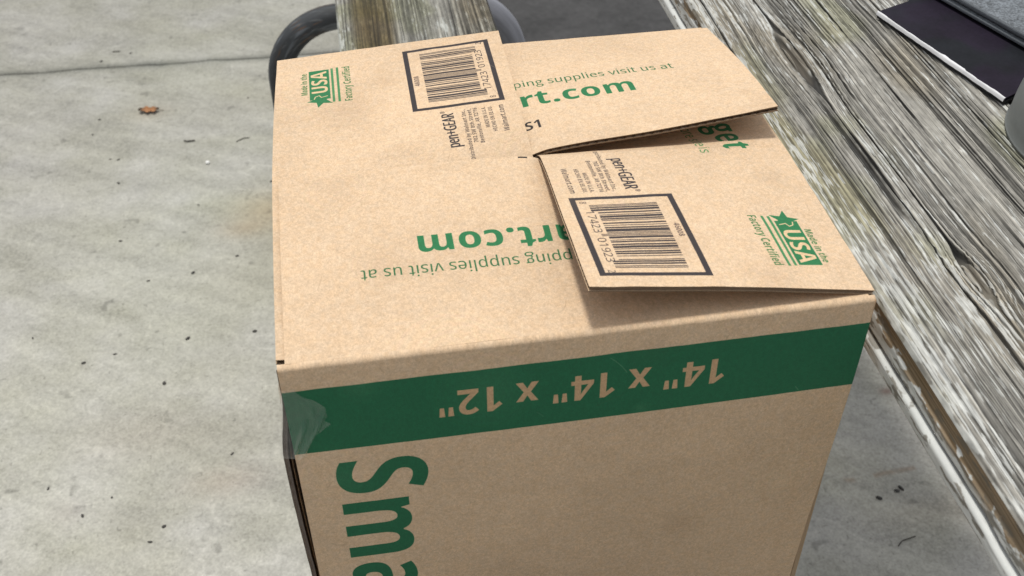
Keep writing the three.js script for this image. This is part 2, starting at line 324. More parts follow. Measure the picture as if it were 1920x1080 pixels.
// a printed sheet: metres in, x right and z down; base kraft paper grain under the ink
function sheet(w, h, ppm, seedN, paint) {
  const W = Math.round(w * ppm), H = Math.round(h * ppm), cv = document.createElement('canvas'); cv.width = W; cv.height = H;
  const ctx = cv.getContext('2d'), img = ctx.createImageData(W, H), d = img.data;
  for (let j = 0; j < H; j++) for (let i = 0; i < W; i++) {
    const x = i / ppm, y = j / ppm;
    const a = fbm(x * 1050, y * 780, 3, seedN), c = fbm(x * 60, y * 60, 3, seedN + 7), e = fbm(x * 9, y * 9, 2, seedN + 13), f = hash2(i, j, seedN);
    const l = 1 + 0.24 * (a - 0.5) + 0.10 * (c - 0.5) + 0.16 * (e - 0.5) + 0.06 * (f - 0.5), hu = 0.12 * (vnoise(x * 330, y * 330, seedN + 3) - 0.5);
    const k = (j * W + i) * 4; d[k] = toS(KR[0] * l); d[k + 1] = toS(KR[1] * l * (1 - hu * 0.4)); d[k + 2] = toS(KR[2] * l * (1 - hu)); d[k + 3] = 255;
  }
  ctx.putImageData(img, 0, 0); ctx.save(); ctx.scale(ppm, ppm); paint(ctx); ctx.restore(); ctx.save(); ctx.scale(ppm, ppm); scuffs(ctx, w, h, 60, seedN); ctx.restore();
  // let the paper grain show through the ink a little
  const im2 = ctx.getImageData(0, 0, W, H), e2 = im2.data;
  for (let j = 0; j < H; j++) for (let i = 0; i < W; i++) {
    const k = (j * W + i) * 4, l = 1 + 0.12 * (hash2(i >> 1, j >> 1, seedN + 5) - 0.5) + 0.10 * (fbm(i / 7, j / 7, 2, seedN + 6) - 0.5);
    e2[k] *= l; e2[k + 1] *= l; e2[k + 2] *= l;
  }
  ctx.putImageData(im2, 0, 0);
  const t = new THREE.CanvasTexture(cv); t.colorSpace = THREE.SRGBColorSpace; t.anisotropy = 8; return t;
}
// text along direction ang (radians, clockwise seen from above), fitted to a length and a capital height
function txt(ctx, s, x, z, ang, len, cap, font, color, align = 'left') {
  ctx.save(); ctx.translate(x, z); ctx.rotate(ang); ctx.font = font.replace('SIZE', '100px'); ctx.fillStyle = color; ctx.textBaseline = 'alphabetic'; ctx.textAlign = 'left';
  const m = ctx.measureText(s).width, k = len / m; ctx.scale(k, cap / 71.4); if (align === 'right') ctx.translate(-m, 0); else if (align === 'center') ctx.translate(-m / 2, 0);
  ctx.fillText(s, 0, 0); ctx.restore();
}
const BOLD = 'bold SIZE "Droid Sans", sans-serif', REG = 'SIZE "Droid Sans", sans-serif';
function barcode(ctx, x0, x1, xg, z0, z1, color) {                // bars run along x; first digit at z0 (larger z), the last at z1
  const L = ['0001101', '0011001', '0010011', '0111101', '0100011', '0110001', '0101111', '0111011', '0110111', '0001011'];
  const dg = [8, 1, 7, 4, 2, 3, 0, 1, 9, 2, 3, 2]; let b = '101'; for (let i = 0; i < 6; i++) b += L[dg[i]]; b += '01010';
  for (let i = 6; i < 12; i++) b += [...L[dg[i]]].map((c) => (c === '1' ? '0' : '1')).join(''); b += '101';
  ctx.fillStyle = color; const n = b.length;
  for (let i = 0; i < n; i++) if (b[i] === '1') {
    const a = lerp(z0, z1, i / n), c = lerp(z0, z1, (i + 1) / n), guard = i < 10 || i > n - 11 || (i > 44 && i < 50);
    ctx.fillRect(x0, Math.min(a, c), (guard ? xg : x1) - x0, Math.abs(c - a) * 1.04);
  }
}
const UP = -Math.PI / 2;
// the art of the two side flaps, drawn for the left flap; z grows towards the viewer
function sideArt(ctx) {
  const K = INK;
  ctx.fillStyle = K;
  const fx0 = -0.0785, fx1 = -0.0092, fz0 = -0.1615, fz1 = -0.0715, s = 0.0038;
  ctx.fillRect(fx0, fz0, s, fz1 - fz0); ctx.fillRect(fx1 - s, fz0, s, fz1 - fz0); ctx.fillRect(fx0, fz0, fx1 - fx0, 0.0032); ctx.fillRect(fx0, fz1 - 0.0032, fx1 - fx0, 0.0032);
  barcode(ctx, -0.0655, -0.0245, -0.0205, -0.0815, -0.1535, K);
  txt(ctx, '17423', -0.0168, -0.0875, UP, 0.0275, 0.0054, REG, K); txt(ctx, '01923', -0.0168, -0.1200, UP, 0.0275, 0.0054, REG, K);
  txt(ctx, '8', -0.0150, -0.0765, UP, 0.0032, 0.0046, REG, K); txt(ctx, '2', -0.0150, -0.1555, UP, 0.0032, 0.0046, REG, K);
  txt(ctx, '46008', -0.0695, -0.106, UP, 0.0150, 0.0038, BOLD, '#5a4a44');
  txt(ctx, 'pen+GEAR', -0.0495, -0.0200, UP, 0.0435, 0.0092, 'SIZE "Droid Sans", sans-serif', K); txt(ctx, 'pen+GEAR', -0.0493, -0.0200, UP, 0.0435, 0.0092, REG, K); txt(ctx, 'pen+GEAR', -0.0495, -0.0204, UP, 0.0435, 0.0092, REG, K); txt(ctx, 'pen+GEAR', -0.0495, -0.0196, UP, 0.0435, 0.0092, REG, K);
  txt(ctx, '®', -0.0555, -0.0640, UP, 0.0035, 0.0035, BOLD, K);
  const T = '#463c38';
  txt(ctx, 'Distributed by Walmart Inc.,', -0.0408, -0.0660, UP, 0.0620, 0.0030, BOLD, T, 'right'); txt(ctx, '702 SW 8th Street,', -0.0361, -0.0660, UP, 0.0430, 0.0030, BOLD, T, 'right');
  txt(ctx, 'Bentonville, AR 72716', -0.0316, -0.0660, UP, 0.0445, 0.0030, BOLD, T, 'right'); txt(ctx, 'MADE IN U.S.A.', -0.0252, -0.0660, UP, 0.0270, 0.0030, BOLD, T, 'right');
  txt(ctx, 'HECHO EN EE.UU.', -0.0205, -0.0660, UP, 0.0330, 0.0030, BOLD, T, 'right'); txt(ctx, 'Walmart.com', -0.0117, -0.0660, UP, 0.0340, 0.0042, BOLD, T, 'right');
  // the origin mark: green block with cut-out letters and a star
  ctx.fillStyle = GREEN_LIGHT; ctx.fillRect(-0.1537, -0.1497, 0.0157, 0.0455);
  const star = (cx, cz, R) => { ctx.beginPath(); for (let i = 0; i < 10; i++) { const a = Math.PI / 2 + 0.22 + i * Math.PI / 5, q = i % 2 ? R * 0.42 : R; const X = cx + q * Math.cos(a), Z = cz + q * Math.sin(a); if (i) ctx.lineTo(X, Z); else ctx.moveTo(X, Z); } ctx.closePath(); ctx.fill(); };
  star(-0.1455, -0.1030, 0.0105);
  const paper = '#cdb08a';
  txt(ctx, 'USA', -0.1398, -0.1125, UP, 0.0350, 0.0122, BOLD, paper);
  ctx.strokeStyle = paper; ctx.lineWidth = 0.0008; ctx.beginPath(); ctx.moveTo(-0.1505, -0.1050); ctx.lineTo(-0.1495, -0.1085); ctx.lineTo(-0.1465, -0.1100); ctx.lineTo(-0.1450, -0.1070); ctx.lineTo(-0.1400, -0.1085); ctx.stroke();
  ctx.fillStyle = '#3d7a4c'; ctx.fillRect(-0.1365, -0.1505, 0.0018, 0.0515); ctx.fillRect(-0.1323, -0.1510, 0.0018, 0.0525);
  txt(ctx, 'Factory Certified', -0.1215, -0.0975, UP, 0.0535, 0.0058, BOLD, '#3f6b3c'); txt(ctx, 'Made in the', -0.1553, -0.1125, UP, 0.0345, 0.0046, BOLD, '#3f6b3c'); txt(ctx, 'Made in the', -0.1552, -0.1125, UP, 0.0345, 0.0046, BOLD, '#3f6b3c');
}
const PPM = 4600, FW = 0.372, FD = 0.196;
const washData = (along) => { const n = 512, d = new Uint8Array(n * n * 4); for (let j = 0; j < n; j++) for (let i = 0; i < n; i++) { const c = along ? j : i, k = (j * n + i) * 4; const v = 0.5 + 0.16 * Math.sin(c / n * Math.PI * 20) + 0.22 * (fbm(i / 5, j / 5, 3, 720) - 0.5) + 0.12 * (fbm(i / 60, j / 60, 2, 721) - 0.5); d[k] = d[k + 1] = d[k + 2] = clamp(v) * 255; d[k + 3] = 255; } return d; };
const washU = washData(false), washV = washData(true);
function flapMat(map, w = 0.24, h = 0.24, along = false) { const t = texFrom(along ? washV : washU, 512, 512, false); t.repeat.set(w / 0.064, h / 0.064); return new THREE.MeshStandardMaterial({ map, bumpMap: t, bumpScale: 0.00035, roughness: 0.86, side: THREE.DoubleSide }); }
function scuffs(ctx, w, h, n, sd) { seed(sd); ctx.lineCap = 'round'; for (let i = 0; i < n; i++) { const x = rnd() * w, y = rnd() * h, a = rnd() * 6.28, L = 0.004 + 0.03 * rnd() * rnd(), k = rnd(); ctx.strokeStyle = k < 0.55 ? `rgba(236,214,180,${0.10 + 0.18 * rnd()})` : `rgba(84,62,44,${0.06 + 0.14 * rnd()})`; ctx.lineWidth = 0.0003 + 0.0007 * rnd() * rnd(); ctx.beginPath(); ctx.moveTo(x, y); ctx.quadraticCurveTo(x + L * 0.5 * Math.cos(a) + 0.002 * (rnd() - 0.5), y + L * 0.5 * Math.sin(a), x + L * Math.cos(a + 0.1), y + L * Math.sin(a + 0.1)); ctx.stroke(); } for (let i = 0; i < n / 5; i++) { const x = rnd() * w, y = rnd() * h, r = 0.006 + 0.03 * rnd(), g = ctx.createRadialGradient(x, y, 0, x, y, r), c = rnd() < 0.5 ? '230,205,165' : '110,82,58', al = 0.05 + 0.07 * rnd(); g.addColorStop(0, `rgba(${c},${al})`); g.addColorStop(1, `rgba(${c},0)`); ctx.fillStyle = g; ctx.fillRect(x - r, y - r, 2 * r, 2 * r); } }
M.leftFlap = flapMat(sheet(FD, FW, PPM, 400, (c) => { c.translate(0.187, 0.186); sideArt(c); }), FD, FW, true);
M.rightFlap = flapMat(sheet(FD, FW, PPM, 430, (c) => {
  c.translate(0.008, 0.186); c.save(); c.rotate(Math.PI); sideArt(c); c.restore();
  txt(c, 'get', 0.1345, 0.0165, Math.PI / 2, 0.047, 0.0208, BOLD, GREEN_LIGHT, 'right');
  txt(c, 'more site is', 0.1155, 0.0195, Math.PI / 2, 0.062, 0.0078, REG, '#4d7a4a', 'right');
}), FD, FW, true);
M.frontFlap = flapMat(sheet(FW, FD, PPM, 460, (c) => {
  c.translate(0.186, 0.008);
  txt(c, 'walmart.com', -0.0925, 0.0752, Math.PI, 0.182, 0.0205, BOLD, GREEN_LIGHT, 'right');
  txt(c, 'For more shipping supplies visit us at', -0.1283, 0.1030, Math.PI, 0.2035, 0.0098, REG, '#2c5f38', 'right');
  c.fillStyle = '#1f1a18'; c.fillRect(-0.0122, 0.0024, 0.0065, 0.0016);
}), FW, FD);
M.backFlap = flapMat(sheet(FW, FD, PPM, 490, (c) => {
  c.translate(0.186, 0.186);
  txt(c, 'walmart.com', 0.0915, -0.0630, 0, 0.182, 0.0205, BOLD, GREEN_LIGHT, 'right');
  txt(c, 'For more shipping supplies visit us at', 0.1275, -0.0930, 0, 0.2035, 0.0098, REG, '#2c5f38', 'right');
  txt(c, 'S1', 0.0128, -0.0310, 0, 0.0135, 0.0105, BOLD, '#2b2624', 'right');
}), FW, FD);
M.frontPanel = flapMat(sheet(0.364, 0.31, PPM, 520, (c) => {
  c.translate(0.182, 0.738);                                     // y down: -height
  c.fillStyle = GREEN; c.fillRect(-0.182, -0.7155, 0.364, 0.0540);
  txt(c, '14" x 14" x 12"', -0.0922, -0.7003, Math.PI, 0.1815, 0.0208, BOLD, '#bd9c78', 'right');
  txt(c, 'Small', -0.1565, -0.6525, Math.PI / 2, 0.192, 0.0560, BOLD, GREEN);
}), 0.364, 0.31);
M.kraft = flapMat(sheet(0.24, 0.24, 3000, 550, () => {})); M.kraft.map.wrapS = M.kraft.map.wrapT = THREE.MirroredRepeatWrapping;
M.kraftInside = new THREE.MeshStandardMaterial({ color: new THREE.Color(0.40, 0.27, 0.155), roughness: 0.95, side: THREE.DoubleSide });

const box = thing('cardboard_box', 'brown shipping box with folded flaps and green printing standing on the wooden bench', 'cardboard box', [0, 0.43, 0]);
const BY = 0.43;
// smooth surface through a small grid of points rows[b][a] = [x, y, z]
function cat(p0, p1, p2, p3, t) { const t2 = t * t, t3 = t2 * t; return 0.5 * (2 * p1 + (p2 - p0) * t + (2 * p0 - 5 * p1 + 4 * p2 - p3) * t2 + (3 * p1 - p0 - 3 * p2 + p3) * t3); }
function spline(arr, knots, t) {                                  // values at knots, t in 0..1
  let i = 0; while (i < knots.length - 2 && t > knots[i + 1]) i++;
  const k = (t - knots[i]) / (knots[i + 1] - knots[i]), g = (n) => arr[clamp(n, 0, arr.length - 1)];
  const p1 = g(i), p2 = g(i + 1), h = knots[i + 1] - knots[i];
  const m1 = i > 0 ? (p2 - g(i - 1)) / (knots[i + 1] - knots[i - 1]) : (p2 - p1) / h, m2 = i < knots.length - 2 ? (g(i + 2) - p1) / (knots[i + 2] - knots[i]) : (p2 - p1) / h;
  const k2 = k * k, k3 = k2 * k; return (2 * k3 - 3 * k2 + 1) * p1 + (k3 - 2 * k2 + k) * h * m1 + (-2 * k3 + 3 * k2) * p2 + (k3 - k2) * h * m2;
}
function surface(rows, ka, kb) {
  return (a, b) => [0, 1, 2].map((c) => spline(rows.map((r) => spline(r.map((p) => p[c]), ka, a)), kb, b));
}
// a corrugated board following a surface: two liners and the wavy paper between them
function corrugated(S, nu, nv, uvFn, seedN, crease = () => 0, thick = 0.0036, liner = 0.0007) {
  const nrm = (a, b) => { const e = 0.01, p = S(a, b), q = S(Math.min(1, a + e), b), q0 = S(Math.max(0, a - e), b), r = S(a, Math.min(1, b + e)), r0 = S(a, Math.max(0, b - e)); const A = new THREE.Vector3(q[0] - q0[0], q[1] - q0[1], q[2] - q0[2]), B = new THREE.Vector3(r[0] - r0[0], r[1] - r0[1], r[2] - r0[2]); const n = A.cross(B).normalize(); if (n.y < 0) n.negate(); return [p, n]; };
  const rag = (a, b) => b + (b > 0.985 ? 0.010 * (vnoise(a * 60, seedN, 3) - 0.5) : 0);
  const off = (d, wob = 0) => (a, b) => { const [p, n] = nrm(a, b); const dd = d + (wob ? wob * (vnoise(a * 30, b * 14, seedN) - 0.5) + crease(p[0], p[2]) : 0); return [p[0] + n.x * dd, p[1] + n.y * dd, p[2] + n.z * dd]; };
  const shell = (d0, d1) => {
    const A = off(d0, d0 === 0 ? 0.0004 : 0), B = off(d1), Ar = (a, b) => A(a, b), list = [];
    list.push(gridGeo(Ar, nu, nv, uvFn), gridGeo(B, nu, nv, uvFn));
    for (const v of [0, 1]) list.push(gridGeo((u, w) => (w < 0.5 ? A(u, v) : B(u, v)), nu, 1, uvFn));
    for (const v of [0, 1]) list.push(gridGeo((u, w) => (w < 0.5 ? A(v, u) : B(v, u)), nv, 1, uvFn));
    return list;
  };
  const flute = gridGeo((u, w) => { const ph = u * 56 * Math.PI * 2, d = -thick / 2 + (thick / 2 - liner) * Math.sin(ph) * 0.98; return off(d)(u, w * 0.996 + 0.002); }, 448, 6, uvFn);
  const t1 = shell(0, -liner), t2 = shell(-thick + liner, -thick);
  return { board: merge([t1[0], t1[1], t1[2], t2[0], t2[1], t2[2]]), edge: merge([t1[3], t1[4], t1[5], t2[3], t2[4], t2[5], flute]) };
}
M.shadedFluteEdge = new THREE.MeshStandardMaterial({ color: new THREE.Color(0.19, 0.125, 0.075), roughness: 0.95, side: THREE.DoubleSide });  // brown inner paper, with the shade of the cut edges painted in
function flap(name, c, mat) { const f = part(name, c.board, mat, box); part('fluted_edge', c.edge, M.shadedFluteEdge, f, 'cut edge showing the wavy inner paper, with shade painted into its colour'); }
const line = (x0, z0, x1, z1, w, hgt) => { const L = Math.hypot(x1 - x0, z1 - z0), ux = (x1 - x0) / L, uz = (z1 - z0) / L; return (x, z) => { const s = ((x - x0) * ux + (z - z0) * uz) / L, q = (x - x0) * uz - (z - z0) * ux + 0.0016 * (fbm(s * 9, x0 * 50, 2, 44) - 0.5); return hgt * Math.exp(-(q * q) / (w * w)) * smooth(-0.02, 0.15, s) * smooth(1.02, 0.8, s); }; };
const up = (pts) => pts.map((p) => [p[0], p[1] - BY, p[2]]);
{
  const sum = (...f) => (x, z) => f.reduce((t, q) => t + q(x, z), 0);
  const cr = {
    left: sum(line(-0.168, -0.02, -0.03, -0.05, 0.003, 0.0003), line(-0.07, -0.166, 0.0, -0.13, 0.003, 0.0003)),
    front: sum(line(-0.182, 0.0075, -0.05, 0.004, 0.0026, 0.0006), line(-0.055, 0.012, 0.004, 0.034, 0.0018, 0.0007), line(-0.1, 0.02, 0.0, 0.012, 0.004, 0.0003)),
    right: sum(line(0.005, 0.006, 0.181, 0.010, 0.0016, -0.0008), line(0.12, 0.012, 0.181, 0.030, 0.0018, 0.0009), line(0.06, 0.010, 0.16, 0.016, 0.002, 0.0006)),
    back: sum(line(0.110, -0.042, 0.180, -0.073, 0.0018, 0.0008), line(0.115, -0.030, 0.145, -0.033, 0.002, 0.0004)),
  };
  // left flap: a runs back to front, b from the fold to the free edge
  const ka6 = [0, 0.26, 0.47, 0.55, 0.76, 1], kb = [0, 0.5, 1], zs = [-0.1765, -0.09, -0.012, 0.015, 0.09, 0.1705];
  const L = surface([
    up([[-0.1785, 0.7362, zs[0]], [-0.1808, 0.739, zs[1]], [-0.1820, 0.7390, zs[2]], [-0.1820, 0.7385, zs[3]], [-0.1815, 0.737, zs[4]], [-0.1805, 0.735, zs[5]]]),
    up([[-0.090, 0.7425, -0.1755], [-0.090, 0.7415, zs[1]], [-0.090, 0.7390, zs[2]], [-0.090, 0.7365, zs[3]], [-0.09, 0.729, zs[4]], [-0.09, 0.724, zs[5]]]),
    up([[0.0016, 0.749, -0.1725], [0.0006, 0.7462, zs[1]], [-0.0008, 0.7425, zs[2]], [-0.001, 0.7368, zs[3]], [-0.001, 0.7285, zs[4]], [-0.001, 0.72, zs[5]]]),
  ], ka6, kb);
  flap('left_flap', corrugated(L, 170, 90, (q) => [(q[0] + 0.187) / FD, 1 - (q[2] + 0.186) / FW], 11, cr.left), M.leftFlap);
  // front flap: a left to right, b from the fold to the free edge
  const xs = [-0.1755, -0.09, -0.012, 0.015, 0.09, 0.1745];
  const F = surface([
    up(xs.map((x) => [x, 0.735, 0.1752])),
    up([[-0.1765, 0.7395, 0.09], [xs[1], 0.7385, 0.09], [xs[2], 0.7365, 0.09], [xs[3], 0.7352, 0.09], [xs[4], 0.732, 0.09], [xs[5], 0.728, 0.09]]),
    up([[-0.1775, 0.7425, 0.0005], [xs[1], 0.7432, 0.0012], [xs[2], 0.7432, 0.0018], [xs[3], 0.7365, 0.002], [xs[4], 0.7305, 0.002], [0.172, 0.722, 0.002]]),
  ], ka6, kb);
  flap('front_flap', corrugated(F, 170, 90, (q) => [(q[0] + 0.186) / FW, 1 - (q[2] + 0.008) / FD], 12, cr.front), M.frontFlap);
  // right flap: a front to back
  const zr = [0.1725, 0.09, 0.012, -0.015, -0.09, -0.1705];
  const Rr = surface([
    up([[0.1785, 0.7368, zr[0]], [0.1787, 0.738, zr[1]], [0.1785, 0.7385, zr[2]], [0.1785, 0.7375, zr[3]], [0.1785, 0.734, zr[4]], [0.1782, 0.733, zr[5]]]),
    up([[0.090, 0.7525, zr[0]], [0.09, 0.7495, zr[1]], [0.09, 0.7432, zr[2]], [0.09, 0.7325, zr[3]], [0.09, 0.719, zr[4]], [0.09, 0.713, zr[5]]]),
    up([[0.0002, 0.7655, zr[0]], [0.0012, 0.7565, zr[1]], [0.0022, 0.7468, zr[2]], [0.0022, 0.733, zr[3]], [0.002, 0.719, zr[4]], [0.002, 0.710, zr[5]]]),
  ], ka6, kb);
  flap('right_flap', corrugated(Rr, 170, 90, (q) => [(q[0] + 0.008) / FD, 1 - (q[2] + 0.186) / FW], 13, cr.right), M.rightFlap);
  // back flap: a left to right, its free right corner springing up
  const xb = [-0.1745, -0.09, -0.015, 0.012, 0.09, 0.181];
  const B = surface([
    up([[xb[0], 0.734, -0.1752], [xb[1], 0.734, -0.1752], [xb[2], 0.7345, -0.1752], [xb[3], 0.735, -0.1752], [xb[4], 0.7345, -0.1758], [xb[5], 0.7335, -0.1765]]),
    up([[xb[0], 0.729, -0.09], [xb[1], 0.7345, -0.09], [xb[2], 0.7392, -0.09], [xb[3], 0.742, -0.09], [xb[4], 0.7462, -0.09], [0.1805, 0.7485, -0.09]]),
    up([[xb[0], 0.72, -0.002], [xb[1], 0.730, -0.002], [xb[2], 0.7362, -0.002], [xb[3], 0.7452, -0.001], [xb[4], 0.7525, -0.0005], [0.1755, 0.7628, 0.000]]),
  ], ka6, kb);
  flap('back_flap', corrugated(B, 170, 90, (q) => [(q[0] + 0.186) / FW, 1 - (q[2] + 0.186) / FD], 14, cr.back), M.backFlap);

  // walls
  const lx = (h) => lerp(-0.1790, -0.1800, clamp((h - 0.43) / 0.3)), rx = (h) => 0.1778 - 0.0068 * smooth(0.70, 0.44, h);
  const fz = (h, k) => 0.1782 + 0.0012 * Math.sin(Math.PI * k) * smooth(0.43, 0.58, h) * smooth(0.735, 0.66, h);
  const prof = []; // the front wall from its bottom edge up and over the fold
  for (let i = 0; i <= 40; i++) prof.push([lerp(0.43, 0.7315, i / 40), 0]);
  for (let i = 1; i <= 6; i++) { const a = i / 6 * Math.PI / 2; prof.push([0.7315 + 0.0035 * Math.sin(a), -0.0035 + 0.0035 * Math.cos(a)]); }
  const wallUV = (q) => [(q[0] + 0.182) / 0.364, 1 - (0.738 - (q[1] + BY)) / 0.31];
  const wall = (dz) => gridGeo((u, v) => { const [h, d] = prof[Math.round(v * (prof.length - 1))], x = lerp(lx(h), rx(h), u); return [x, h - BY - (d < 0 ? dz * 0.9 : 0), fz(h, u) + d * (dz ? 0.4 : 1) - dz - 0.0002 * vnoise(u * 40, h * 90, 8) - 0.0009 * Math.exp(-Math.pow((x - 0.155 - 0.05 * (h - 0.55)) / 0.0018, 2)) * smooth(0.68, 0.62, h) * smooth(0.44, 0.50, h) - 0.0011 * (fbm(u * 16, h * 40, 3, 18) - 0.5) * smooth(0.69, 0.73, h)]; }, 240, prof.length - 1, wallUV, true);
  const edge = (s) => gridGeo((u, v) => { const h = lerp(0.43, 0.734, v); const x = s < 0 ? lx(h) : rx(h); return [x, h - BY, fz(h, s < 0 ? 0 : 1) - 0.0036 * u]; }, 1, 30, wallUV);
  part('front_panel', merge([wall(0), wall(0.0036), edge(-1), edge(1)]), M.frontPanel, box);
  const kUV = (q) => [(q[0] + q[2]) / 0.24, q[1] / 0.24];
  // left wall: springs away from the front wall lower down, leaving a dark open corner
  const out = (h, z) => -(0.0062 * smooth(0.715, 0.655, h) - 0.0024 * smooth(0.64, 0.50, h)) * smooth(0.02, 0.176, z);
  const rag = (h) => 0.0022 * (fbm(h * 140, 4, 3, 77) - 0.5);
  const lw = (t) => gridGeo((u, v) => { const z = lerp(-0.178, 0.1765 + rag(lerp(0.43, 0.733, v)), u), h = lerp(0.43, 0.733, v); return [-0.1812 + 0.0016 * (h > 0.725 ? 1 : 1) + out(h, z) + t, h - BY, z]; }, 30, 40, kUV);
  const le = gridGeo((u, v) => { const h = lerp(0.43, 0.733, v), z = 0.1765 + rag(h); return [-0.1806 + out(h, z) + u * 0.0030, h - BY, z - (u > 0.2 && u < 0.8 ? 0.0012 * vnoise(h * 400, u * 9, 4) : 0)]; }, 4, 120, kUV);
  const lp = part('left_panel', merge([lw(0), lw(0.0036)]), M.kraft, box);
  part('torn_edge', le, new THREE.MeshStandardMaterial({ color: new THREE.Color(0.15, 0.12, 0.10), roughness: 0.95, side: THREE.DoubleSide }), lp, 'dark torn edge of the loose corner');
  part('right_panel', boxGeo(0.1742, 0.1778, 0.001, 0.302, -0.177, 0.174), M.kraft, box);
  part('back_panel', boxGeo(-0.177, 0.177, 0.001, 0.303, -0.1788, -0.1752), M.kraft, box);
  part('bottom_panel', boxGeo(-0.177, 0.1735, 0.0005, 0.005, -0.1748, 0.1744), M.kraftInside, box);

  // clear tape over the upper left corner, wrinkled where the corner pulls
  const wr = (x, h) => { const s = (x + 0.168) * 0.55 + (h - 0.680) * 0.83, q = (x + 0.168) * 0.83 - (h - 0.680) * 0.55 + 0.10 * s; return 0.0050 * Math.exp(-Math.pow((q - 0.001) / 0.0017, 2)) * smooth(-0.028, -0.012, s) * smooth(0.024, 0.008, s) + 0.0040 * Math.exp(-Math.pow((q + 0.0055 + 0.15 * s) / 0.0015, 2)) * smooth(-0.026, -0.012, s) * smooth(0.012, 0.0, s) + 0.0012 * fbm(q * 300, s * 60, 2, 9) * smooth(0.012, -0.004, s); };
  const tape = gridGeo((u, v) => {
    const h = lerp(0.660, 0.7185, v) + 0.0006 * (vnoise(u * 12, 2, 5) - 0.5);
    const len = lerp(-0.05, 0.0090 + 0.0022 * (vnoise(v * 7, 3, 15) - 0.5) + 0.0155 * Math.exp(-Math.pow((v - 0.56) / 0.27, 4)) * (0.85 + 0.3 * vnoise(v * 16, 2, 16)), u);
    if (len < 0) return [-0.1808 + out(h, 0.17) - 0.0006, h - BY, 0.1782 + len];
    const x = -0.1806 + len; return [x, h - BY, 0.1790 + wr(x, h) + 0.0004 * (vnoise(x * 260, h * 120, 6))];
  }, 240, 150, null, true);
  part('packing_tape', tape, new THREE.MeshPhysicalMaterial({ color: new THREE.Color(0.97, 0.98, 0.98), roughness: 0.07, transmission: 0.96, thickness: 0, ior: 1.42, side: THREE.DoubleSide }), box, 'clear wrinkled tape over the upper left corner');
}

